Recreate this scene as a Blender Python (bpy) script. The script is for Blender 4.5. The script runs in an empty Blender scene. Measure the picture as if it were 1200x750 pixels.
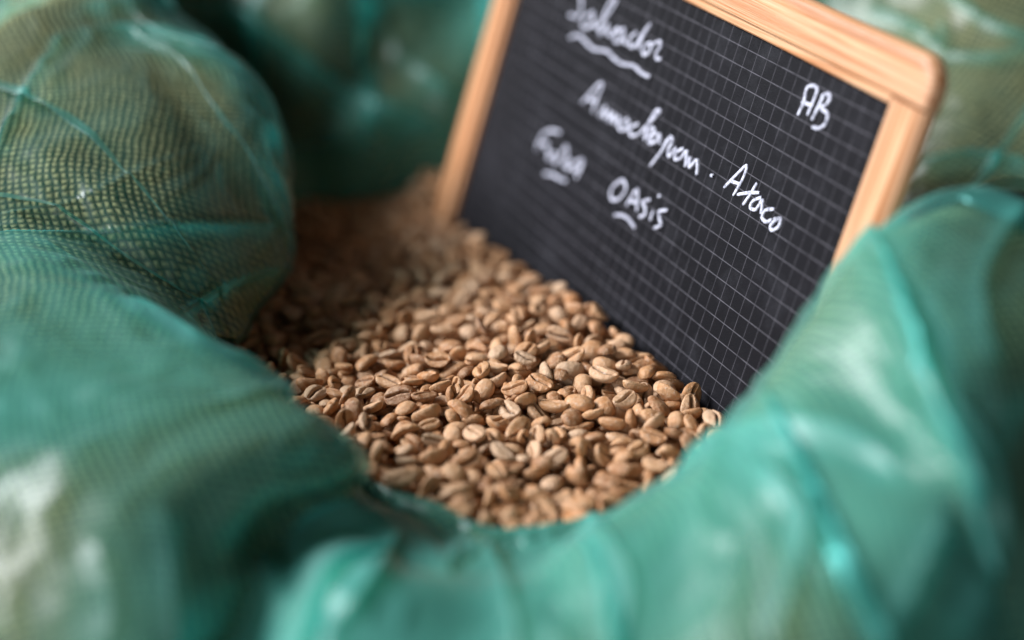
import bpy, math, random
import numpy as np
from mathutils import Matrix, Vector, noise as mnoise

random.seed(7); rng = np.random.default_rng(7)
scene = bpy.context.scene
col = scene.collection

# ------------------------------------------------------------------ camera
FPX, IW, IH = 2000.0, 1200.0, 750.0          # focal length in photo pixels (60 mm on a 36 mm sensor)
PITCH = math.radians(22.5); CAMH = 0.20       # camera 20 cm above the bean surface
SN, CS = math.sin(PITCH), math.cos(PITCH)
cam_d = bpy.data.cameras.new('camera'); cam = bpy.data.objects.new('camera', cam_d); col.objects.link(cam)
cam_d.sensor_width = 36.0; cam_d.lens = 36.0 * FPX / IW
cam_d.clip_start = 0.02; cam_d.clip_end = 50
cam.location = (0, 0, CAMH); cam.rotation_euler = (math.pi/2 - PITCH, 0, 0)
cam_d.dof.use_dof = True; cam_d.dof.focus_distance = 0.468; cam_d.dof.aperture_fstop = 3.1
cam_d.dof.aperture_blades = 0
scene.camera = cam

# ------------------------------------------------------------------ world, lamps, exposure
world = bpy.data.worlds.new('World'); scene.world = world; world.use_nodes = True
bg = world.node_tree.nodes['Background']; bg.inputs[0].default_value = (1.0, 0.94, 0.86, 1); bg.inputs[1].default_value = 0.03

def lamp(name, loc, target, size, size_y, power, color):
    d = bpy.data.lights.new(name, 'AREA'); d.shape = 'RECTANGLE'; d.size = size; d.size_y = size_y
    d.energy = power; d.color = color
    o = bpy.data.objects.new(name, d); col.objects.link(o); o.location = loc
    o.rotation_euler = (Vector(target) - Vector(loc)).to_track_quat('-Z', 'Y').to_euler()
    return o
lamp('window_light', (-1.90, 0.75, 1.42), (0, .5, 0), 1.9, 0.7, 150, (0.95, 0.98, 1.0))
lamp('front_fill', (-0.9, -1.5, 0.55), (0, .36, 0), 1.8, 0.6, 20, (0.90, 0.96, 1.0))  # added fill lamp behind the camera, brightens the near folds; no real window

scene.view_settings.view_transform = 'Standard'; scene.view_settings.look = 'None'
scene.view_settings.exposure = 0.12; scene.view_settings.gamma = 1.0
scene.render.engine = 'CYCLES'
scene.cycles.use_denoising = True
scene.cycles.max_bounces = 10; scene.cycles.transparent_max_bounces = 24
scene.cycles.transmission_bounces = 8; scene.cycles.diffuse_bounces = 5; scene.cycles.glossy_bounces = 4
scene.cycles.caustics_reflective = False; scene.cycles.caustics_refractive = False
scene.cycles.sample_clamp_indirect = 4.0

# ------------------------------------------------------------------ geometry helpers
def W(px, py, d):
    """photo pixel + distance along the view axis -> world point"""
    x = (px - IW/2) / FPX * d; yc = (py - IH/2) / FPX * d
    return (x, d*CS - yc*SN, CAMH - d*SN - yc*CS)
def project(P):
    P = np.asarray(P, float); q = P - np.array([0, 0, CAMH])
    d = q[..., 1]*CS - q[..., 2]*SN; yc = -q[..., 1]*SN - q[..., 2]*CS
    return IW/2 + FPX*q[..., 0]/d, IH/2 + FPX*yc/d, d
def mesh_obj(name, verts, faces, mat=None, parent=None, smooth=True, link=True):
    me = bpy.data.meshes.new(name)
    me.from_pydata([tuple(map(float, v)) for v in verts], [], [tuple(map(int, f)) for f in faces])
    me.update()
    if smooth: me.polygons.foreach_set('use_smooth', [True]*len(me.polygons))
    if mat: me.materials.append(mat)
    o = bpy.data.objects.new(name, me)
    if link: col.objects.link(o)
    if parent: o.parent = parent
    return o
def tag(o, label=None, cat=None, group=None, kind=None):
    if label: o['label'] = label
    if cat: o['category'] = cat
    if group: o['group'] = group
    if kind: o['kind'] = kind
    return o
def catmull(P, n, closed=False):
    """P (k,3+) -> resampled Catmull-Rom, n samples per span"""
    P = np.asarray(P, float); k = len(P); out = []
    t = np.linspace(0, 1, n, endpoint=False)[:, None]
    for i in range(k if closed else k-1):
        if closed: a, b, c, d = P[(i-1) % k], P[i], P[(i+1) % k], P[(i+2) % k]
        else: a, b, c, d = P[max(i-1, 0)], P[i], P[i+1], P[min(i+2, k-1)]
        sh = (-1,) + (1,)*(P.ndim-1)
        tt = t.reshape(sh)
        out.append(0.5*((2*b) + (-a+c)*tt + (2*a-5*b+4*c-d)*tt**2 + (-a+3*b-3*c+d)*tt**3))
    out = np.concatenate(out, 0)
    if not closed: out = np.concatenate([out, P[-1:]], 0)
    return out
def smoothstep(a, b, x):
    t = np.clip((x-a)/(b-a), 0, 1); return t*t*(3-2*t)

# ------------------------------------------------------------------ node helpers
def new_mat(name):
    m = bpy.data.materials.new(name); m.use_nodes = True
    nt = m.node_tree; nt.nodes.clear()
    out = nt.nodes.new('ShaderNodeOutputMaterial')
    return m, nt, out
class N:
    def __init__(s, nt): s.nt = nt
    def __call__(s, typ, ins=None, **kw):
        n = s.nt.nodes.new('ShaderNode'+typ)
        for k, v in kw.items(): setattr(n, k, v)
        for k, v in (ins or {}).items():
            if hasattr(v, 'is_linked') or hasattr(v, 'links'): s.nt.links.new(v, n.inputs[k])
            else: n.inputs[k].default_value = v
        return n
    def ramp(s, fac, stops, interp='LINEAR'):
        n = s.nt.nodes.new('ShaderNodeValToRGB'); n.color_ramp.interpolation = interp
        el = n.color_ramp.elements
        while len(el) < len(stops): el.new(0.5)
        for e, (p, c) in zip(el, stops): e.position = p; e.color = (*c, 1) if len(c) == 3 else c
        s.nt.links.new(fac, n.inputs[0]); return n.outputs[0]
    def math(s, op, a, b=None, c=None, clamp=False):
        n = s.nt.nodes.new('ShaderNodeMath'); n.operation = op; n.use_clamp = clamp
        for i, v in enumerate((a, b, c)):
            if v is None: continue
            if hasattr(v, 'links'): s.nt.links.new(v, n.inputs[i])
            else: n.inputs[i].default_value = v
        return n.outputs[0]
    def mix(s, fac, a, b, blend='MIX'):
        n = s.nt.nodes.new('ShaderNodeMix'); n.data_type = 'RGBA'; n.blend_type = blend
        for i, v in ((0, fac), (6, a), (7, b)):
            if hasattr(v, 'links'): s.nt.links.new(v, n.inputs[i])
            elif i == 0: n.inputs[i].default_value = v
            else: n.inputs[i].default_value = (*v, 1) if len(v) == 3 else v
        return n.outputs[2]
    def link(s, a, b): s.nt.links.new(a, b)

# ------------------------------------------------------------------ materials
def mat_film():
    m, nt, out = new_mat('green_film'); n = N(nt)
    tc = n('TexCoord')
    nz = n('TexNoise', {'Vector': tc.outputs['Object'], 'Scale': 14.0, 'Detail': 3.0})
    big = n('TexNoise', {'Vector': tc.outputs['Object'], 'Scale': 60.0, 'Detail': 4.0, 'Roughness': .6})
    wr = n('TexNoise', {'Vector': tc.outputs['Object'], 'Scale': 130.0, 'Detail': 2.0})
    h = n.math('ADD', n.math('MULTIPLY', big.outputs[0], 1.0), n.math('MULTIPLY', wr.outputs[0], .25))
    bump = n('Bump', {'Height': h, 'Distance': .004, 'Strength': .06})
    transp = n('BsdfTransparent', {'Color': (0.50, 0.93, 0.84, 1)})
    dif = n('BsdfDiffuse', {'Color': (0.20, 0.66, 0.61, 1), 'Normal': bump.outputs[0]})
    trl = n('BsdfTranslucent', {'Color': (0.03, 0.88, 0.82, 1), 'Normal': bump.outputs[0]})
    body = n('MixShader', {0: .5, 1: dif.outputs[0], 2: trl.outputs[0]})
    fac = n('MapRange', {'Value': nz.outputs[0], 'From Min': .3, 'From Max': .7, 'To Min': .04, 'To Max': .15})
    lay = n('Attribute', attribute_name='layers')
    ff = n.math('ADD', fac.outputs[0], n.math('MULTIPLY', lay.outputs['Fac'], .46))
    tcol = n.mix(lay.outputs['Fac'], (0.74, 0.95, 0.93), (0.20, 0.84, 0.82))
    n.link(tcol, transp.inputs[0])
    film = n('MixShader', {0: ff, 1: transp.outputs[0], 2: body.outputs[0]})
    fr = n('Fresnel', {'IOR': 1.5, 'Normal': bump.outputs[0]})
    gl = n('BsdfGlossy', {'Color': (1, 1, 1, 1), 'Roughness': .33, 'Normal': bump.outputs[0]})
    fin = n('MixShader', {0: n.math('MULTIPLY', fr.outputs[0], .44, clamp=True), 1: film.outputs[0], 2: gl.outputs[0]})
    n.link(fin.outputs[0], out.inputs[0]); return m
def mat_burlap():
    m, nt, out = new_mat('jute_weave'); n = N(nt)
    uv = n('UVMap', uv_map='UVMap')
    warp = n('TexNoise', {'Vector': uv.outputs[0], 'Scale': 150.0, 'Detail': 3.0})
    wv = n('VectorMath', {0: warp.outputs['Color'], 1: (.5, .5, .5)}, operation='SUBTRACT')
    wv2 = n('VectorMath', {0: wv.outputs[0], 'Scale': .0021}, operation='SCALE')
    uvw = n('VectorMath', {0: uv.outputs[0], 1: wv2.outputs[0]}, operation='ADD')
    sp = n('SeparateXYZ', {0: uvw.outputs[0]})
    P = 0.0022
    def wave(o): return n.math('ABSOLUTE', n.math('SINE', n.math('MULTIPLY', o, math.pi/P)))
    wa, wb = wave(sp.outputs[0]), wave(sp.outputs[1])
    # over-under: parity of the cell decides which thread lies on top
    ca = n.math('FLOOR', n.math('DIVIDE', sp.outputs[0], P)); cb = n.math('FLOOR', n.math('DIVIDE', sp.outputs[1], P))
    par = n.math('MODULO', n.math('ABSOLUTE', n.math('ADD', ca, cb)), 2.0)
    top = n('Mix', {0: par, 2: wa, 3: wb}); top.data_type = 'FLOAT'
    hgt = n.math('MULTIPLY', n.math('POWER', n.math('MULTIPLY', wa, wb), .5), n.math('ADD', n.math('MULTIPLY', top.outputs[0], .5), .5))
    ra = n('TexWhiteNoise', {'W': ca}, noise_dimensions='1D'); rb = n('TexWhiteNoise', {'W': n.math('ADD', cb, 500.5)}, noise_dimensions='1D')
    thr = n('Mix', {0: par, 2: ra.outputs[0], 3: rb.outputs[0]}); thr.data_type = 'FLOAT'
    slub = n('TexNoise', {'Vector': uv.outputs[0], 'Scale': 260.0, 'Detail': 2.0})
    hgt = n.math('MULTIPLY', hgt, n.math('ADD', n.math('MULTIPLY', thr.outputs[0], .38), n.math('ADD', n.math('MULTIPLY', slub.outputs[0], .7), .40)))
    fib = n('TexNoise', {'Vector': uv.outputs[0], 'Scale': 900.0, 'Detail': 3.0})
    pat = n('TexNoise', {'Vector': uv.outputs[0], 'Scale': 25.0, 'Detail': 3.0})
    c = n.ramp(hgt, [(0.0, (.09, .058, .033)), (.35, (.30, .195, .105)), (.85, (.68, .46, .265))])
    c = n.mix(.35, c, n.ramp(fib.outputs[0], [(.3, (.25, .17, .09)), (.7, (.6, .46, .28))]), 'OVERLAY')
    c = n.mix(n.math('MULTIPLY', pat.outputs[0], .35), c, (.52, .40, .26), 'MULTIPLY')
    bump = n('Bump', {'Height': hgt, 'Distance': .0012, 'Strength': 1.0})
    b = n('BsdfPrincipled', {'Base Color': c, 'Roughness': .9, 'Normal': bump.outputs[0], 'Specular IOR Level': .15})
    n.link(b.outputs[0], out.inputs[0]); return m
def mat_bean(use_attr):
    m, nt, out = new_mat('green_coffee_heap' if use_attr else 'green_coffee'); n = N(nt)
    tc = n('TexCoord')
    if use_attr:
        a = n('Attribute', attribute_name='tint'); rnd = a.outputs['Fac']
        a2 = n('Attribute', attribute_name='local'); vec = a2.outputs['Vector']
    else:
        oi = n('ObjectInfo'); rnd = oi.outputs['Random']; vec = tc.outputs['Object']
    base = n.ramp(rnd, [(0, (.19, .075, .025)), (.15, (.37, .16, .06)), (.40, (.45, .215, .09)), (.65, (.50, .265, .13)), (.85, (.49, .305, .19)), (.93, (.43, .275, .17)), (1.0, (.43, .165, .045))])
    off = n('CombineXYZ', {0: n.math('MULTIPLY', rnd, .37), 1: n.math('MULTIPLY', rnd, .91), 2: n.math('MULTIPLY', rnd, .53)})
    v2 = n('VectorMath', {0: vec, 1: off.outputs[0]}, operation='ADD')
    n1 = n('TexNoise', {'Vector': v2.outputs[0], 'Scale': 420.0, 'Detail': 4.0, 'Roughness': .6})
    n2 = n('TexNoise', {'Vector': v2.outputs[0], 'Scale': 1500.0, 'Detail': 3.0})
    c = n.mix(n('MapRange', {'Value': n1.outputs[0], 'From Min': .42, 'From Max': .62, 'To Min': 0, 'To Max': .45}).outputs[0], base, (.58, .38, .24))
    c = n.mix(n('MapRange', {'Value': n2.outputs[0], 'From Min': .5, 'From Max': .75, 'To Min': 0, 'To Max': .4}).outputs[0], c, (.30, .16, .075))
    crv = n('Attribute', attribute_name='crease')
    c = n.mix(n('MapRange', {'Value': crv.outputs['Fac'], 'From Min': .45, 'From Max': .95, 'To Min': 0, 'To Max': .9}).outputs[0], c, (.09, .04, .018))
    n3 = n('TexNoise', {'Vector': v2.outputs[0], 'Scale': 700.0, 'Detail': 5.0, 'Roughness': .7})
    c = n.mix(n('MapRange', {'Value': n3.outputs[0], 'From Min': .56, 'From Max': .66, 'To Min': 0, 'To Max': .45}).outputs[0], c, (.60, .50, .42))
    bump = n('Bump', {'Height': n.math('ADD', n1.outputs[0], n.math('MULTIPLY', n3.outputs[0], .7)), 'Distance': .0007, 'Strength': .8})
    b = n('BsdfPrincipled', {'Base Color': c, 'Roughness': .5, 'Specular IOR Level': .4, 'Normal': bump.outputs[0],
                             'Subsurface Weight': 0.0})
    n.link(b.outputs[0], out.inputs[0]); return m
def mat_wood(axis):
    m, nt, out = new_mat('pine_wood_'+axis); n = N(nt)
    tc = n('TexCoord')
    sc = (4, 190, 190) if axis == 'x' else (190, 4, 190)
    mp = n('Mapping', {0: tc.outputs['Object'], 'Scale': sc})
    g = n('TexNoise', {'Vector': mp.outputs[0], 'Scale': 1.15, 'Detail': 4.0, 'Roughness': .5, 'Distortion': .5})
    mp2 = n('Mapping', {0: tc.outputs['Object'], 'Scale': tuple(v*4 for v in sc)})
    f = n('TexNoise', {'Vector': mp2.outputs[0], 'Scale': 4.0, 'Detail': 2.0})
    c = n.ramp(g.outputs[0], [(.34, (.32, .14, .06)), (.42, (.44, .215, .105)), (.48, (.56, .345, .215)), (.53, (.38, .17, .075)), (.59, (.54, .315, .195)), (.70, (.35, .15, .065))])
    c = n.mix(.25, c, n.ramp(f.outputs[0], [(.35, (.45, .2, .08)), (.6, (.85, .6, .38))]), 'SOFT_LIGHT')
    bump = n('Bump', {'Height': f.outputs[0], 'Distance': .0003, 'Strength': .4})
    b = n('BsdfPrincipled', {'Base Color': c, 'Roughness': .42, 'Normal': bump.outputs[0], 'Specular IOR Level': .4})
    n.link(b.outputs[0], out.inputs[0]); return m
CELL = 0.005
def mat_slate():
    m, nt, out = new_mat('slate_with_grid'); n = N(nt)
    tc = n('TexCoord'); sp = n('SeparateXYZ', {0: tc.outputs['Object']})
    def line(o, w):
        q = n.math('DIVIDE', o, CELL)
        fr = n.math('ABSOLUTE', n.math('SUBTRACT', q, n.math('ROUND', q)))
        return n('MapRange', {'Value': fr, 'From Min': w*.7, 'From Max': w*1.3, 'To Min': 1.0, 'To Max': 0.0}).outputs[0]
    wear = n('TexNoise', {'Vector': tc.outputs['Object'], 'Scale': 240.0, 'Detail': 3.0})
    wr = n('MapRange', {'Value': wear.outputs[0], 'From Min': .3, 'From Max': .6, 'To Min': .45, 'To Max': 1.0}).outputs[0]
    ln = n.math('MAXIMUM', n.math('MULTIPLY', line(sp.outputs[0], .024), .62), line(sp.outputs[1], .026))
    ln = n.math('MULTIPLY', ln, wr)
    haze = n('TexNoise', {'Vector': tc.outputs['Object'], 'Scale': 22.0, 'Detail': 5.0})
    c0 = n.ramp(haze.outputs[0], [(.3, (.0025, .0023, .004)), (.7, (.005, .0046, .0072))])
    dust = n('TexNoise', {'Vector': tc.outputs['Object'], 'Scale': 60.0, 'Detail': 8.0, 'Roughness': .75})
    c0 = n.mix(n('MapRange', {'Value': dust.outputs[0], 'From Min': .5, 'From Max': .8, 'To Min': 0, 'To Max': .16}).outputs[0], c0, (.10, .10, .12))
    c = n.mix(ln, c0, (.085, .08, .095))
    gr = n('TexNoise', {'Vector': tc.outputs['Object'], 'Scale': 2200.0, 'Detail': 2.0})
    bump = n('Bump', {'Height': gr.outputs[0], 'Distance': .0002, 'Strength': .5})
    b = n('BsdfPrincipled', {'Base Color': c, 'Roughness': .6, 'Normal': bump.outputs[0], 'Specular IOR Level': .11})
    n.link(b.outputs[0], out.inputs[0]); return m
def mat_chalk():
    m, nt, out = new_mat('chalk'); n = N(nt)
    tc = n('TexCoord')
    z = n('TexNoise', {'Vector': tc.outputs['Object'], 'Scale': 1100.0, 'Detail': 3.0})
    c = n.ramp(z.outputs[0], [(.30, (.14, .14, .18)), (.48, (.46, .46, .56)), (.65, (.60, .60, .71))])
    b = n('BsdfPrincipled', {'Base Color': c, 'Roughness': .95, 'Specular IOR Level': .1})
    n.link(b.outputs[0], out.inputs[0]); return m
def mat_floor():
    m, nt, out = new_mat('dark_wood_floor'); n = N(nt)
    tc = n('TexCoord'); mp = n('Mapping', {0: tc.outputs['Object'], 'Scale': (2, 14, 1)})
    g = n('TexNoise', {'Vector': mp.outputs[0], 'Scale': 3.0, 'Detail': 6.0})
    c = n.ramp(g.outputs[0], [(.3, (.035, .018, .012)), (.7, (.11, .06, .04))])
    b = n('BsdfPrincipled', {'Base Color': c, 'Roughness': .6}); n.link(b.outputs[0], out.inputs[0]); return m

FILM, JUTE, BEAN, BEANH = mat_film(), mat_burlap(), mat_bean(False), mat_bean(True)
WOODX, WOODY, SLATE, CHALK, FLOORM = mat_wood('x'), mat_wood('y'), mat_slate(), mat_chalk(), mat_floor()

# ------------------------------------------------------------------ floor
FZ = -0.30
fl = mesh_obj('floor', [(-3, -2, FZ), (3, -2, FZ), (3, 5, FZ), (-3, 5, FZ)], [(0, 1, 2, 3)], FLOORM, smooth=False)
tag(fl, 'dark brown wooden floor under the sack', None, kind='structure')

# ------------------------------------------------------------------ the sack: rim stations around the mouth
# each: bean level, inner wall, inner edge, top, outer shoulder, outer side
ST = [
 # A front centre
 [(0, .352, -.004), (0, .343, .0), W(600, 668, .372), W(600, 715, .347), (0, .255, -.004), (0, .22, -.08)],
 # A0 front lobe, left shoulder
 [(-.018, .364, -.004), (-.019, .352, .002), W(485, 655, .374), W(400, 695, .344), (-.04, .25, -.008), (-.045, .22, -.08)],
 # B valley
 [(-.030, .374, -.004), (-.033, .366, -.002), W(412, 592, .395), W(335, 640, .386), W(285, 745, .360), (-.085, .25, -.09)],
 # B0 front-left lobe beside the valley
 [(-.044, .390, -.004), (-.042, .380, .004), W(408, 545, .390), W(262, 610, .363), W(175, 790, .342), (-.12, .25, -.06)],
 # C front-left lobe
 [(-.065, .412, -.004), (-.060, .395, .014), W(330, 458, .397), W(150, 500, .374), W(-90, 600, .366), (-.16, .28, -.05)],
 # C2
 [(-.085, .432, -.004), (-.083, .420, .012), W(195, 372, .432), W(0, 300, .448), (-.18, .40, .036), (-.22, .39, -.05)],
 # D crease between the two left lobes
 [(-.092, .452, -.004), W(252, 392, .485), W(140, 318, .48), W(0, 262, .475), (-.18, .45, .043), (-.22, .45, -.05)],
 # D2 left lobe, near end
 [(-.088, .475, -.004), W(288, 385, .50), W(180, 255, .485), W(40, 150, .50), (-.185, .50, .055), (-.22, .50, -.05)],
 # E left lobe
 [(-.082, .510, -.004), W(340, 300, .525), W(250, 180, .515), W(120, 55, .54), (-.175, .56, .070), (-.22, .57, -.05)],
 # E2 left lobe, far end
 [(-.086, .565, -.004), W(332, 205, .56), W(285, 90, .56), W(200, 36, .575), (-.162, .61, .080), (-.22, .64, -.03)],
 # F gap behind the left lobe
 [(-.088, .618, -.004), (-.105, .633, .006), (-.130, .652, .024), (-.152, .678, .080), (-.178, .70, .118), (-.225, .72, -.02)],
 # G back left
 [(-.060, .633, -.004), (-.064, .648, .030), (-.074, .670, .066), (-.085, .705, .074), (-.100, .745, .04), (-.12, .77, -.06)],
 # H back
 [(.000, .645, -.004), (.0, .662, .030), (.0, .690, .065), (.0, .730, .072), (.0, .765, .04), (.0, .79, -.06)],
 # I back right, behind the board
 [(.080, .615, -.004), (.086, .632, .030), (.100, .658, .074), (.114, .690, .082), (.13, .725, .05), (.14, .745, -.06)],
 # J right back
 [(.116, .550, -.004), (.132, .556, .026), (.155, .572, .056), (.185, .600, .080), (.215, .63, .07), (.24, .64, -.06)],
 # JK fold between the right lobes
 [(.121, .522, -.004), (.132, .515, .004), (.152, .508, .012), (.178, .505, .022), (.20, .50, .01), (.215, .49, -.06)],
 # K right
 [(.125, .500, -.004), (.128, .480, .030), W(1185, 232, .45), (.160, .42, .056), (.185, .39, .04), (.20, .37, -.06)],
 # M right front
 [(.115, .460, -.004), (.106, .420, .040), W(1064, 246, .40), W(1130, 370, .36), W(1195, 560, .345), (.13, .29, -.05)],
 # N3
 [(.100, .430, -.004), (.088, .400, .030), W(962, 322, .398), W(1050, 480, .35), W(1130, 660, .33), (.10, .27, -.05)],
 # N2
 [(.075, .398, -.004), (.064, .374, .012), W(866, 478, .388), W(920, 600, .342), (.062, .262, .012), (.075, .235, -.06)],
 # N1
 [(.036, .366, -.004), (.033, .352, .008), W(735, 602, .380), W(765, 670, .345), (.03, .25, -.002), (.035, .22, -.08)],
]
G = []
for s in ST:
    s = [np.array(p, float) for p in s]
    deep = s[0] + np.array([0, 0, -.07]); deep[:2] = deep[:2]*.96 + np.array([.02, .49])*.04
    low = np.array([s[5][0], s[5][1], -.17]); out = s[5][:2] - np.array([.02, .49]); low[:2] += out*.06
    foot = np.array([s[5][0], s[5][1], FZ + .002]); foot[:2] -= out*.05
    G.append([deep] + s + [low, foot])
G = np.array(G)                                   # stations x 9 x 3
SUBJ, SUBI = 40, 30
R1 = catmull(G, SUBJ, closed=True)                # ring direction
R2 = np.stack([catmull(r, SUBI) for r in R1])     # across
NJ, NI = R2.shape[:2]
def grid_normals(P):
    dj = np.roll(P, -1, 0) - np.roll(P, 1, 0)
    di = np.gradient(P, axis=1)
    n = np.cross(di, dj); n /= np.linalg.norm(n, axis=2, keepdims=True) + 1e-12
    return n
nrm = grid_normals(R2)
if nrm[5, 4*SUBI, 2] < 0: nrm = -nrm
# arc lengths for the weave and the folds
sj = np.concatenate([[0], np.cumsum(np.linalg.norm(np.diff(R2[:, 3*SUBI], axis=0), axis=1))])
ti = np.concatenate([[0], np.cumsum(np.linalg.norm(np.diff(R2.mean(0), axis=0), axis=1))])
ti = np.stack([np.concatenate([[0], np.cumsum(np.linalg.norm(np.diff(R2[j], axis=0), axis=1))]) for j in range(NJ)])
def nfield(P, sc, seed, f=mnoise.noise):
    off = np.array([seed*3.1, seed*1.7, seed*2.3])
    Q = (P*np.asarray(sc) + off).reshape(-1, 3)
    return np.array([f(Vector(q)) for q in Q]).reshape(P.shape[:-1])
iu = np.arange(NI)/SUBI                            # 0..8 across
ww = smoothstep(.9, 2.2, iu)                       # nothing moves below the beans
# cylindrical coordinates so that folds run across the rim
ang = np.arange(NJ)/NJ*2*math.pi
cyl = np.zeros((NJ, NI, 3)); cyl[..., 0] = np.cos(ang)[:, None]; cyl[..., 1] = np.sin(ang)[:, None]; cyl[..., 2] = iu[None, :]
tw = cyl.copy(); a2 = ang[:, None] + .10*np.sin(iu*1.3)[None, :]
tw[..., 0] = np.cos(a2); tw[..., 1] = np.sin(a2)
fold1 = nfield(tw, (5.5, 5.5, .45), 1)
fold2 = nfield(tw, (8, 8, .6), 2)
lump = nfield(R2, (16, 16, 16), 3)
back = smoothstep(9.6, 10.6, np.arange(NJ)/SUBJ)*smoothstep(14.0, 13.0, np.arange(NJ)/SUBJ)
base_d = .0030*fold1 + .0025*lump - .002 + back[:, None]*(.012*fold2 + .006*fold1)
sack = R2 + nrm*(base_d*ww)[..., None]
# film: lies loosely on the jute, with Z-folded pleats (three layers deep) and crumpled with sharp little ridges
KU = 1700
uu = np.arange(KU)/KU*len(ST)                      # film parameter, in stations round the mouth
NIF = 7*SUBI
U = np.repeat(uu[:, None], NIF, 1); I = np.repeat((np.arange(NIF)/SUBI)[None, :], KU, 0)
prg = np.random.default_rng(21)
PLEATS = [(9.3, .22, 3.9, 2.2), (8.75, .10, 3.2, 1.2), (7.25, .20, 4.1, 2.0), (8.3, .12, 3.0, 1.3), (6.35, .16, 3.4, 2.0), (1.2, .22, 4.3, 1.6),
          (20.3, .16, 4.4, 1.4), (18.75, .20, 4.4, 1.6), (17.5, .22, 4.3, 1.7), (16.6, .16, 3.6, 1.6), (14.5, .10, 3.0, 1.3),
          (12.7, .2, 2.6, 1.8), (11.9, .25, 2.6, 1.8), (11.2, .25, 2.6, 1.8), (10.5, .2, 2.4, 1.5)]
SS = U.copy(); lift = np.zeros_like(U)
for (u0, A, ic, iw) in PLEATS:
    A = A*1.0; drift = prg.uniform(-.22, .22); wob = prg.uniform(.02, .06); ph = prg.uniform(0, 6)
    env = np.clip(1-((I-ic)/iw)**2, 0, 1)**.75      # wedge: dies out at both ends
    c = u0 + drift*(I-ic) + wob*np.sin(I*2.1+ph)
    w = A*.42
    x = (U-c)/w; x = (x + len(ST)/2/w) % (len(ST)/w) - len(ST)/2/w
    SS = SS - np.sign(prg.uniform(-1, 1)+.2)*0 - A*env*x*np.exp(-x*x*.5)*1.0
    up = 1/(1+np.exp(-np.clip(x*2.2, -30, 30)))*np.exp(-np.maximum(x-1, 0)/4.0)
    lift = lift + env*up*.0030
def on_ring(Fld, s_, i_):
    """sample a ring grid (NJ, NI[, 3]) at station s_, index i_ column-aligned"""
    q = (s_*SUBJ) % NJ; j0 = np.floor(q).astype(int) % NJ; t = q-np.floor(q); ii = np.repeat(np.arange(NIF)[None, :], s_.shape[0], 0)
    a, b = Fld[j0, ii], Fld[(j0+1) % NJ, ii]
    return a*(1-t[..., None])+b*t[..., None] if Fld.ndim == 3 else a*(1-t)+b*t
B = on_ring(R2, SS, I); BN = on_ring(nrm, SS, I); BN /= np.linalg.norm(BN, axis=2, keepdims=True)
bd = on_ring(base_d*ww[None, :], SS, I)
own = B + np.stack([np.cos(U*3.7)*.01, np.sin(U*2.9)*.01, lift*4], -1)   # crumples belong to the film, not to the place
cr1 = np.abs(nfield(own, (17, 17, 17), 5)); cr2 = np.abs(nfield(own, (40, 40, 40), 6)); cr3 = np.abs(nfield(own, (95, 95, 95), 8))
gap = .0042 - .0050*cr1 - .0030*cr2 - .0013*cr3 + lift
wf = np.maximum(np.repeat(ww[None, :NIF], KU, 0), .05)
film = B + BN*(bd + np.maximum(gap, .0008)*wf)[..., None]
# single creases and doubled-over pleats that the photo shows: photo polyline, half width in px, height, doubled band in px
CREASES = [
 ([(-10, 185), (30, 105), (75, 38)], 9, .0035, 14), ([(70, 40), (160, 31), (235, 48), (292, 95), (326, 170), (343, 275)], 11, .002, 26),
 ([(-10, 256), (80, 240), (150, 208), (235, 176)], 10, .003, 0), ([(-10, 275), (80, 275), (200, 262), (328, 262)], 9, .0025, 22),
 ([(215, 365), (270, 330), (330, 312)], 9, .002, 16), ([(40, 275), (130, 330), (250, 402)], 9, .001, 16),
 ([(195, 600), (203, 680), (212, 760)], 20, .0035, 0), ([(115, 640), (135, 700), (130, 760)], 22, .0025, 0), ([(-10, 660), (10, 700), (15, 760)], 16, .003, 0),
 ([(560, 630), (590, 680), (610, 760)], 34, .0035, 0), ([(470, 625), (430, 690), (380, 760)], 26, .003, 30),
 ([(800, 530), (900, 490), (1000, 505), (1060, 560)], 26, .0012, 44), ([(890, 540), (945, 600), (940, 670), (905, 760)], 22, .0045, 26),
 ([(1110, 600), (1070, 690), (1035, 760)], 14, .0045, 0), ([(1120, 470), (1165, 570), (1160, 670), (1115, 760)], 20, .004, 26),
 ([(690, 600), (740, 680), (730, 760)], 24, .003, 20), ([(1010, 300), (1080, 400), (1060, 480)], 24, .003, 0), ([(1205, 240), (1150, 330), (1165, 430)], 22, .003, 22),
 ([(255, -10), (340, 50), (420, 108), (525, 150)], 16, .004, 30), ([(430, -10), (470, 60), (535, 110)], 16, .004, 18), ([(90, 10), (180, -2), (260, 6)], 12, .003, 16),
 ([(1020, 10), (1075, 30), (1110, 66)], 8, .003, 12), ([(1100, 62), (1170, 64), (1210, 50)], 6, .003, 10), ([(1105, 25), (1106, 62)], 5, .002, 8), ([(1110, -10), (1160, 25), (1210, 42)], 6, .003, 10),
 ([(1080, 190), (1140, 178), (1210, 190)], 10, .003, 18)]
bunch = np.zeros((KU, NIF)); cre = np.zeros((KU, NIF))
fx, fy, fd = project(film); facing = ((np.array([0, 0, CAMH]) - film)*BN).sum(-1) > -.005
ok = facing & (I > 1.3) & (I < 6)
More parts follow.
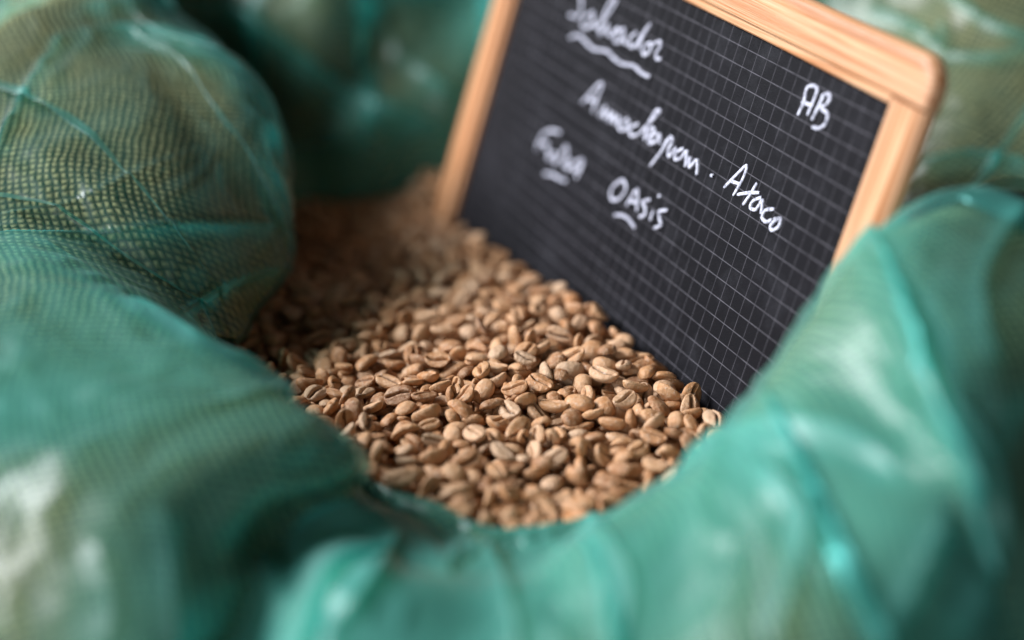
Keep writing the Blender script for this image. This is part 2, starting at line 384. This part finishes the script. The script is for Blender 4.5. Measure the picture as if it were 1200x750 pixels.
for pl, wpx, hh, band in CREASES:
    c = catmull(np.array(pl, float), 6); best = np.full((KU, NIF), 1e9); sg = np.zeros((KU, NIF)); along = np.zeros((KU, NIF))
    m = len(c)-1
    for k in range(m):
        a, b = c[k], c[k+1]; e = b-a; L = np.hypot(*e); t = np.clip(((fx-a[0])*e[0]+(fy-a[1])*e[1])/L**2, 0, 1)
        dx, dy = fx-a[0]-t*e[0], fy-a[1]-t*e[1]; d = np.hypot(dx, dy); q = d < best
        best = np.where(q, d, best); sg = np.where(q, np.sign(e[0]*dy-e[1]*dx), sg); along = np.where(q, (k+t)/m, along)
    fade = np.clip(np.minimum(along, 1-along)*6+.25, 0, 1)
    pr = np.where(sg > 0, np.exp(-best/(wpx*.7)), np.exp(-best/(wpx*.3)))
    cre = np.maximum(cre, np.where(ok, pr*hh*.7*fade, 0))
    if band: bunch = np.maximum(bunch, np.where(ok & (sg > 0), np.clip(1-best/(band*1.5), 0, 1)**1.3*fade, np.where(ok, smoothstep(3, 0, best)*fade, 0)))
film = film + BN*cre[..., None]
# the front of the liner is turned over twice, so the film lies double there
front = np.maximum(smoothstep(6.2, 5.0, uu), smoothstep(16.2, 17.4, uu))
backu = smoothstep(9.5, 10.2, uu)*smoothstep(13.6, 12.8, uu)
pn = nfield(own, (24, 24, 24), 11); pn2 = nfield(own, (11, 11, 11), 12)
patch = smoothstep(.04, .10, pn)                    # stray overlaps of the loose film, with clear edges
layers = np.clip(front[:, None]*(.36 + .75*pn2 + .10*patch) + backu[:, None]*(.34 + .6*pn2 + .15*patch) + .62*bunch*(.75+.8*pn), 0, 1)
def ring_mesh(name, P, i0, i1, mat, uv=True):
    nj, ni = P.shape[0], i1-i0
    V = P[:, i0:i1].reshape(-1, 3)
    idx = np.arange(nj*ni).reshape(nj, ni); nx = np.roll(idx, -1, 0)
    F = np.stack([idx[:, :-1], nx[:, :-1], nx[:, 1:], idx[:, 1:]], -1).reshape(-1, 4)
    o = mesh_obj(name, V, F, mat)
    if uv:
        L = o.data.uv_layers.new(name='UVMap')
        e1 = np.array([.966, .216, .142]); e2 = np.array([-.259, .80, .54])          # threads counted along two directions in the cloth
        Q = np.stack([V @ e1, V @ e2], -1); Q[:, 0] += .004*np.sin(Q[:, 1]*60+1); Q[:, 1] += .005*np.sin(Q[:, 0]*45)
        Q2 = np.stack([V @ np.array([.55, -.83, .05]), V @ np.array([.48, .26, .84])], -1); Q2[:, 0] += .004*np.sin(Q2[:, 1]*60+1)
        fs = np.repeat((np.arange(nj)/SUBJ)[:, None], ni-1, 1).ravel(); right = (fs > 12.4) & (fs < 15.3)
        U_ = np.where(right[:, None, None], Q2[F], Q[F]).reshape(-1, 2)
        L.data.foreach_set('uv', U_.ravel())
    return o
sack_o = ring_mesh('burlap_sack', sack, 0, NI, JUTE)
tag(sack_o, 'coarse woven brown burlap sack seen through the green film', 'sack')
film_o = ring_mesh('plastic_liner', film, 0, NIF, FILM, uv=False)
at = film_o.data.attributes.new('layers', 'FLOAT', 'POINT'); at.data.foreach_set('value', layers.astype(np.float32).ravel())
tag(film_o, 'crumpled translucent green plastic liner folded over the sack rim', 'plastic liner')

# ------------------------------------------------------------------ the chalkboard
# pose from the photo's 5 mm grid: columns are the board's x, y, normal in camera axes (x right, y down, z forward)
RB = np.array([[0.41085022, 0.27580713, -0.86898361], [0.4022226, -0.91020384, -0.09872161], [-0.81818034, -0.30896506, -0.48489331]])
TB = np.array([0.06042986, -0.08536128, 0.48263022])
C2W = np.array([[1, 0, 0], [0, -SN, CS], [0, -CS, -SN]])
BR = C2W @ RB; BT = C2W @ TB + np.array([0, 0, CAMH])
HB = np.linalg.inv(np.diag([FPX, FPX, 1]) @ np.stack([RB[:, 0], RB[:, 1], TB], 1))
def on_board(px, py):
    q = HB @ np.array([px - IW/2, py - IH/2, 1.0]); return q[0]/q[2], q[1]/q[2]
XL, XR, YT, YB = -.1235, .0806, -.0004, -.142       # edges of the visible slate
RW, RH, RT = .0150, .0034, .0048                    # rail width, height above the slate, thickness
board = bpy.data.objects.new('chalkboard', None); col.objects.link(board)
board.empty_display_size = .02
board.matrix_world = Matrix(np.vstack([np.hstack([BR, BT[:, None]]), [0, 0, 0, 1]]).tolist())
tag(board, 'small black gridded slate in a pine frame with white handwriting, stuck in the beans', 'chalkboard')
def box(x0, x1, y0, y1, z0, z1):
    V = [(x, y, z) for z in (z0, z1) for y in (y0, y1) for x in (x0, x1)]
    F = [(0, 2, 3, 1), (4, 5, 7, 6), (0, 1, 5, 4), (2, 6, 7, 3), (0, 4, 6, 2), (1, 3, 7, 5)]
    return V, F
V, F = box(XL-.006, XR+.006, YB-.006, YT+.006, -.0012, 0)
mesh_obj('slate_panel', V, F, SLATE, board, smooth=False)
def rail(axis, a0, a1, inner, sgn, mat, round_ends):
    """axis 'x' or 'y': runs from a0 to a1; inner edge coordinate; sgn: outward direction. profile: small inner lip, flat face, rounded outer edge"""
    pr = [(0.0, RH-RT), (0.0, RH*.42), (.0004, RH*.52), (.0020, RH*.56), (.0022, RH*.90), (.0030, RH), (RW-.0042, RH), (RW-.0022, RH-.0004), (RW-.0008, RH-.0014), (RW-.0001, RH-.0028),
          (RW-.0004, RH-RT+.0008), (RW-.0012, RH-RT)]
    n = len(pr); secs = []
    L = a1-a0; steps = 14
    for k in range(steps+1):
        a = a0 + L*k/steps
        ring = []
        for (o, z) in pr:
            aa = a
            if round_ends:                            # rounded outer corners of the board
                r = .0085; oo = max(0, o-(RW-r)); cut = r-math.sqrt(max(0, r*r-oo*oo))
                ez = .0036 if z > RH-1e-5 else .0020 if z > RH-.0006 else .0008 if z > RH-.0016 else 0
                if k == 0: aa = a0+cut+ez
                elif k == steps: aa = a1-cut-ez
            c = inner + sgn*o
            ring.append((aa, c, z) if axis == 'x' else (c, aa, z))
        secs.append(ring)
    V = [p for s in secs for p in s]; F = []
    for k in range(steps):
        for i in range(n):
            a, b = k*n+i, k*n+(i+1) % n
            F.append((a, b, b+n, a+n))
    F.append(tuple(range(n-1, -1, -1))); F.append(tuple(range(steps*n, steps*n+n)))
    o = mesh_obj('frame_rail', V, F, mat, board, smooth=False)
    bm_fix(o); return o
def bm_fix(o):
    import bmesh
    bm = bmesh.new(); bm.from_mesh(o.data); bmesh.ops.recalc_face_normals(bm, faces=bm.faces); bm.to_mesh(o.data); bm.free()
def cross_rail(inner, sgn):
    """top or bottom rail: runs the full width, both outer corners rounded in plan, edges eased, a low lip along the slate"""
    r, lip = .0085, .0022
    x0, x1, y0, y1 = XL-RW, XR+RW, lip, RW
    pts = [((x0, y0), (-1, -1)), ((x1, y0), (1, -1))]
    for cxn, s0 in ((x1-r, 0), (x0+r, math.pi/2)):
        for k in range(9):
            a = s0 + k*math.pi/16; pts.append(((cxn+r*math.cos(a), y1-r+r*math.sin(a)), (math.cos(a), math.sin(a))))
    V, F = [], []; m = len(pts)
    for z, ins in ((RH-RT, .0006), (RH-RT+.0006, 0), (RH-.0026, 0), (RH-.0013, .0004), (RH-.0005, .0011), (RH-.0001, .0022), (RH, .0034)):
        for (px, py), (nx, ny) in pts:
            qy = py-ny*ins*(.35 if ny < -.5 else 1)
            V.append((px-nx*ins, inner+sgn*qy, z))
    for l in range(6):
        for k in range(m): F.append((l*m+k, l*m+(k+1) % m, (l+1)*m+(k+1) % m, (l+1)*m+k))
    F.append(tuple(range(m-1, -1, -1))); F.append(tuple(range(6*m, 7*m)))
    b = len(V); prof = [(lip+.0006, RH-RT+.0003), (.0, RH-RT+.0003), (.0, RH*.42), (.0004, RH*.54), (lip+.0006, RH*.58)]
    for xx in (XL+.0001, XR-.0001):
        for o, z in prof: V.append((xx, inner+sgn*o, z))
    for k in range(5): F.append((b+k, b+(k+1) % 5, b+5+(k+1) % 5, b+5+k))
    F.append((b, b+1, b+2, b+3, b+4)); F.append((b+9, b+8, b+7, b+6, b+5))
    o = mesh_obj('frame_rail', V, F, WOODX, board, smooth=False); bm_fix(o); return o
cross_rail(YT, 1)                                    # top rail
cross_rail(YB, -1)                                   # bottom rail, buried in the beans
rail('y', YB-.0019, YT+.0019, XL, -1, WOODY, False)
rail('y', YB-.0019, YT+.0019, XR, 1, WOODY, False)

# handwriting, traced stroke by stroke and laid on the slate
def c1(pts): return [(640+x/7.5, y/7.5) for x, y in pts]
def c2(pts): return [(660+x/3.75, 80+y/3.75) for x, y in pts]
def c3(pts): return [(590+x/4.6875, 130+y/4.6875) for x, y in pts]
def c4(pts): return [(900+x/7.5, 40+y/7.5) for x, y in pts]
WORDS = {
 'word_salvador': [c1(s) for s in [
   [(370, -80), (325, -90), (300, -55), (312, 0), (312, 60), (302, 115), (265, 150), (212, 130)],
   [(412, 105), (345, 150), (320, 220), (365, 245), (415, 190), (418, 110), (412, 195), (440, 245)],
   [(440, 250), (520, 160), (590, 60), (620, 0), (580, 5), (520, 110), (480, 220), (470, 310)],
   [(470, 310), (515, 260), (545, 215), (545, 290), (575, 315), (615, 260), (640, 245)],
   [(695, 250), (625, 285), (610, 365), (655, 360), (695, 270), (682, 350), (712, 392)],
   [(800, 285), (745, 335), (748, 412), (800, 392), (850, 305), (922, 212), (860, 310), (812, 425)],
   [(895, 385), (850, 440), (872, 482), (925, 440), (922, 385), (890, 385)],
   [(925, 400), (1000, 365), (1012, 405), (975, 470), (980, 522), (1015, 515)],
   [(218, 332), (255, 315), (300, 318), (350, 365), (410, 425), (470, 442), (540, 452), (600, 512), (670, 562), (770, 580), (840, 640), (912, 678)]]],
 'word_auachapan': [c2(s) for s in [
   [(85, 150), (122, 110), (160, 68), (172, 78), (152, 125), (132, 192)], [(108, 132), (150, 152)],
   [(160, 212), (186, 168), (180, 218), (207, 188), (201, 236)],
   [(201, 236), (226, 200), (222, 240), (246, 213), (241, 258)],
   [(287, 222), (256, 240), (251, 270), (275, 266), (291, 234), (287, 278)],
   [(332, 246), (301, 262), (301, 296), (336, 290)],
   [(336, 290), (400, 222), (428, 190), (410, 188), (375, 252), (360, 312), (390, 264), (402, 272), (386, 322)],
   [(417, 284), (386, 300), (381, 330), (410, 322), (427, 290), (428, 332)],
   [(478, 298), (432, 370), (388, 428)], [(446, 340), (474, 304), (484, 322), (466, 362), (470, 388), (500, 350)],
   [(532, 354), (502, 370), (496, 400), (520, 396), (547, 364), (542, 412)],
   [(540, 430), (562, 394), (560, 436), (592, 404), (592, 466)], [(655, 471), (660, 474)]]],
 'word_ataco': [c2(s) for s in [
   [(710, 522), (760, 470), (806, 428), (792, 482), (750, 556)], [(735, 494), (776, 510)],
   [(852, 506), (820, 560), (793, 598)], [(770, 555), (815, 548), (862, 548)],
   [(872, 568), (836, 584), (825, 614), (850, 620), (877, 580), (872, 636)],
   [(928, 620), (892, 624), (876, 654), (893, 676), (917, 666)],
   [(948, 658), (916, 688), (920, 712), (950, 696), (957, 662), (930, 664)]]],
 'word_oasis': [c2(s) for s in [
   [(250, 494), (214, 530), (214, 576), (248, 572), (276, 532), (268, 496), (248, 494)],
   [(280, 602), (305, 560), (326, 534), (328, 580), (325, 626)], [(294, 584), (326, 590)],
   [(384, 578), (350, 588), (362, 615), (360, 646), (338, 652)],
   [(397, 628), (385, 667)], [(423, 560), (427, 564)],
   [(459, 624), (425, 630), (426, 660), (431, 690), (403, 702)],
   [(230, 645), (265, 648), (295, 670), (316, 702)]]],
 'word_finca': [c3(s) for s in [
   [(312, 120), (262, 108), (212, 138), (184, 212)], [(205, 175), (250, 185)],
   [(235, 205), (250, 230), (245, 265)], [(255, 270), (275, 230), (285, 245), (285, 290), (310, 250), (345, 195), (352, 240), (330, 305)],
   [(372, 262), (345, 290), (350, 320), (375, 300)],
   [(440, 265), (392, 285), (388, 330), (415, 318), (442, 280), (425, 325), (402, 368)],
   [(228, 345), (270, 350), (310, 374), (346, 386)]]],
 'word_ab': [c4(s) for s in [
   [(268, 705), (315, 600), (345, 475), (400, 455), (435, 485), (405, 580), (352, 705)], [(305, 600), (395, 630)],
   [(495, 535), (445, 640), (392, 748)],
   [(480, 545), (530, 525), (548, 560), (520, 615), (465, 650), (518, 690), (525, 740), (500, 800), (440, 828), (398, 815)]]],
}
def word_mesh(name, strokes, hw):
    V, F = [], []
    for k, s in enumerate(strokes):
        p = np.array([on_board(*q) for q in s])
        c = catmull(np.hstack([p, np.zeros((len(p), 1))]), 7)[:, :2]
        d = np.gradient(c, axis=0); d /= np.linalg.norm(d, axis=1, keepdims=True) + 1e-9
        nn = np.stack([-d[:, 1], d[:, 0]], 1); b = len(V); m = len(c)
        z0 = .00025 + .00003*k
        for i in range(m):
            wv = hw*(1 + .14*mnoise.noise(Vector((c[i, 0]*700, c[i, 1]*700, k))))
            if i in (0, m-1): wv *= .6
            for sgn, z in ((1, 0.00005), (.75, z0), (-.75, z0), (-1, 0.00005)):
                q = c[i] + nn[i]*wv*sgn
                if i == 0: q = q - d[i]*hw*.5
                if i == m-1: q = q + d[i]*hw*.5
                V.append((q[0], q[1], z))
        for i in range(m-1):
            for j in range(3): F.append((b+i*4+j, b+i*4+j+1, b+i*4+j+5, b+i*4+j+4))
    return mesh_obj(name, V, F, CHALK, board, smooth=False)
for nm, st in WORDS.items():
    o = word_mesh(nm, st, .00054)
# ------------------------------------------------------------------ beans
def bean_mesh(seed, na, nx):
    """one coffee bean: domed back, flat belly with a winding crease; long axis x, belly towards -z"""
    r = np.random.default_rng(seed)
    a = r.uniform(.0044, .0054); b = r.uniform(.0032, .0039); h = r.uniform(.0024, .0032); v = r.uniform(.0006, .0012)
    depth = r.uniform(.0010, .0019); gw = r.uniform(.00035, .0007); bend = r.uniform(-.12, .12); amp = r.uniform(.0002, .0006); ph = r.uniform(0, 6)
    egg = r.uniform(-.14, .14); curl = r.uniform(-.1, .35)
    V = []; F = []; CR = []
    xs = -np.cos(np.linspace(0, math.pi, nx+2))[1:-1]
    # angular samples: half on the back, half on the belly, dense round the crease
    back = np.linspace(0, math.pi, na//2, endpoint=False)
    q = np.linspace(-1, 1, na//2, endpoint=False); bel = np.sign(q)*np.abs(q)**1.7
    for x in xs:
        s = (1-abs(x)**2.35)**(1/2.1); w = b*s*(1+egg*x)
        y0 = amp*math.sin(2.4*x+ph)
        ring = []
        CR += [0.0]*len(back)
        for al in back: ring.append((a*x, w*math.cos(al), h*s*math.sin(al)**.85))
        for yy in bel:
            y = w*yy; z = -v*s*(1-abs(yy)**3)
            g = math.exp(-((y-y0*s)/gw)**2)*depth*smoothstep(0, .35, 1-abs(x)); lip = math.exp(-((abs(y-y0*s)-gw*2.2)/(gw*1.4))**2)*.00025*s
            z = min(z + g - lip, h*s*.6); CR.append(g/depth)
            ring.append((a*x, y, z))
        V += ring
    n = na//2*2
    V += [(-a, 0, 0), (a, 0, 0)]; CR += [0, 0]
    V = np.array(V)
    V[:, 1] += bend*V[:, 0]**2/a; V[:, 2] += -curl*V[:, 0]**2/a*.5
    for i in range(len(V)):
        V[i] += .00018*np.array(mnoise.noise_vector(Vector(V[i]*380 + seed))) + .0001*np.array(mnoise.noise_vector(Vector(V[i]*1100 + seed)))
    k = len(xs)
    for i in range(k-1):
        for j in range(n): F.append((i*n+j, i*n+(j+1) % n, (i+1)*n+(j+1) % n, (i+1)*n+j))
    for j in range(n):
        F.append((k*n, (j+1) % n, j)); F.append((k*n+1, (k-1)*n+j, (k-1)*n+(j+1) % n))
    return V, F, (a, b, (h+v)/2, (h-v)/2), CR
NV = 14
HI = [bean_mesh(100+i, 40, 20) for i in range(NV)]
LO = [bean_mesh(100+i, 20, 9) for i in range(NV)]

# packing: drop beans one by one into a height map, taking the lowest of several tries
GX0, GX1, GY0, GY1, RES = -.115, .135, .335, .665, .0005
nx_, ny_ = int((GX1-GX0)/RES), int((GY1-GY0)/RES)
gx = GX0 + (np.arange(nx_)+.5)*RES; gy = GY0 + (np.arange(ny_)+.5)*RES
MX, MY = np.meshgrid(gx, gy, indexing='ij')
def surf(x, y):
    pit = .014*(1-smoothstep(-.055, -.012, x))*smoothstep(.505, .56, y)      # the heap falls away in the far left corner
    return -.001 + .004*np.sin(x*38+1.0)*np.cos(y*27) - pit
HM = surf(MX, MY) - .0135
inner = R2[:, SUBI, :2]                                # ring at bean level
def inside(x, y):
    c = False; n = len(inner); j = n-1
    xi, yi = inner[:, 0], inner[:, 1]; xj, yj = np.roll(xi, 1), np.roll(yi, 1)
    t = ((yi > y) != (yj > y)) & (x < (xj-xi)*(y-yi)/(yj-yi+1e-15)+xi)
    return (t.sum() % 2) == 1
bn = BR[:, 2]; 
def board_dist(p):
    q = BR.T @ (np.asarray(p)-BT); return q
def rand_rot(r):
    # mostly lying, some on edge, some on end
    roll = r.choice([r.normal(0, .6), r.normal(math.pi, .6), r.uniform(0, 6.28)], p=[.30, .28, .42])
    tilt = r.normal(0, .38) if r.random() < .72 else r.normal(0, .95)
    return np.array(Matrix.Rotation(r.uniform(0, 6.2832), 3, 'Z') @ Matrix.Rotation(tilt, 3, 'Y') @ Matrix.Rotation(roll, 3, 'X'))
beans = []
NB = 7600
for k in range(NB):
    best = None
    var = int(rng.integers(NV)); a, b, c, zc = HI[var][2]; sc = rng.normal(.74, .07)
    for tr in range(6):
        for _ in range(20):
            x = rng.uniform(GX0+.006, GX1-.006); y = rng.uniform(GY0+.006, GY1-.006)
            if inside(x, y): break
        else: continue
        q = board_dist((x, y, surf(x, y)))
        if XL-RW-.004 < q[0] < XR+RW+.004 and -.0125 < q[2] < .0050: continue
        M = rand_rot(rng); A = M @ np.diag(1/(np.array([a, b, c])*sc*.97)**2) @ M.T
        # half extents in x, y
        Ai = np.linalg.inv(A); ex, ey = math.sqrt(Ai[0, 0]), math.sqrt(Ai[1, 1])
        i0, i1 = int((x-ex-GX0)/RES), int((x+ex-GX0)/RES)+1; j0, j1 = int((y-ey-GY0)/RES), int((y+ey-GY0)/RES)+1
        if i0 < 0 or j0 < 0 or i1 >= nx_ or j1 >= ny_: continue
        dx = gx[i0:i1, None]-x; dy = gy[None, j0:j1]-y
        bb = A[0, 2]*dx + A[1, 2]*dy; cc = A[0, 0]*dx*dx + 2*A[0, 1]*dx*dy + A[1, 1]*dy*dy - 1
        disc = bb*bb - A[2, 2]*cc; ok = disc > 0
        if not ok.any(): continue
        rt = np.sqrt(np.where(ok, disc, 0)); lo = (-bb-rt)/A[2, 2]; hi = (-bb+rt)/A[2, 2]
        h = HM[i0:i1, j0:j1]
        z = np.max(np.where(ok, h-lo, -9)) - .0004
        score = z + .25*math.sqrt(Ai[2, 2]) - surf(x, y)
        if best is None or score < best[0]: best = (score, x, y, z, M, sc, (i0, i1, j0, j1), ok, hi)
    if best is None: continue
    score, x, y, z, M, sc, (i0, i1, j0, j1), ok, hi = best
    if z > surf(x, y) + rng.uniform(.0005, .0045): continue
    HM[i0:i1, j0:j1] = np.where(ok, np.maximum(HM[i0:i1, j0:j1], z+hi), HM[i0:i1, j0:j1])
    beans.append((np.array([x, y, z]) - M @ np.array([0, 0, zc*sc]), M, sc, var))
print('beans placed', len(beans))

# which beans show largest in view: id buffer of coarse discs inside the open part of the picture
cx, cy, cd = project(np.array([b[0] for b in beans]))
order = np.argsort(-cd); BUF = np.full((750, 1200), -1, int)
def splat(i):
    V = np.array(HI[beans[i][3]][0][::7])*beans[i][2] @ beans[i][1].T + beans[i][0]
    px, py, d = project(V); x0, x1, y0, y1 = px.min(), px.max(), py.min(), py.max()
    xa, xb, ya, yb = max(0, int(x0)), min(1199, int(x1)), max(0, int(y0)), min(749, int(y1))
    if xa >= xb or ya >= yb: return
    yy, xx = np.mgrid[ya:yb, xa:xb]
    e = ((xx-(x0+x1)/2)/((x1-x0)/2))**2 + ((yy-(y0+y1)/2)/((y1-y0)/2))**2 < .85
    BUF[ya:yb, xa:xb][e] = i
for i in order: splat(i)
poly = [(350, 215), (510, 205), (520, 265), (545, 265), (845, 475), (800, 520), (700, 590), (600, 625), (480, 610), (430, 560), (340, 460), (295, 405), (345, 310)]
yy, xx = np.mgrid[0:750, 0:1200]; msk = np.zeros((750, 1200), bool)
for (xa, ya), (xb, yb) in zip(poly, poly[1:]+poly[:1]):
    if ya == yb: continue
    msk ^= ((ya > yy) != (yb > yy)) & (xx < (xb-xa)*(yy-ya)/(yb-ya)+xa)
cnt = np.bincount(BUF[msk & (BUF >= 0)], minlength=len(beans))
single = set(np.argsort(-cnt)[:300].tolist())
print('visible beans', int((cnt > 12).sum()), 'smallest single', int(cnt[np.argsort(-cnt)[299]]))

protos = []
for V, F, _, CR in HI:
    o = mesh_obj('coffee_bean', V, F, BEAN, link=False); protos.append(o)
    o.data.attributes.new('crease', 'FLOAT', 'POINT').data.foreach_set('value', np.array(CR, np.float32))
up_l = 'tan unroasted coffee bean lying with its creased belly up on the heap'
dn_l = 'tan unroasted coffee bean lying with its smooth domed back up on the heap'
ed_l = 'tan unroasted coffee bean resting on its edge among the heap'
first = set()
for i in sorted(single):
    p, M, sc, var = beans[i]
    o = protos[var] if var not in first else protos[var].copy()
    first.add(var); col.objects.link(o)
    o.matrix_world = Matrix(np.vstack([np.hstack([M*sc, p[:, None]]), [0, 0, 0, 1]]).tolist())
    zz = M[2, 2]
    lab, grp = (dn_l, 'coffee beans back up') if zz > .5 else (up_l, 'coffee beans crease up') if zz < -.5 else (ed_l, 'coffee beans on edge')
    tag(o, lab, 'coffee bean', grp)
# all other beans as one heap
Vs, Fs, tint, loc, crs = [], [], [], [], []; base = 0
for i, (p, M, sc, var) in enumerate(beans):
    if i in single: continue
    V, F, _, CR = (HI if cnt[i] > 60 else LO)[var]; crs.append(np.array(CR, np.float32))
    Vs.append(V*sc @ M.T + p); Fs += [tuple(base+q for q in f) for f in F]
    tint.append(np.full(len(V), rng.random())); loc.append(V); base += len(V)
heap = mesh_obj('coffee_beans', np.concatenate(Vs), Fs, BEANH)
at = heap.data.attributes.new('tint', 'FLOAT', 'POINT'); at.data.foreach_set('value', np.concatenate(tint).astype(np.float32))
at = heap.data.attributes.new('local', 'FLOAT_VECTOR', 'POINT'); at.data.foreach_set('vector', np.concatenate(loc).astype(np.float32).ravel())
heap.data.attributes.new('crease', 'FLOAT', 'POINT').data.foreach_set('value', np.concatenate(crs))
tag(heap, 'heap of tan unroasted coffee beans filling the sack', 'coffee beans', kind='stuff')
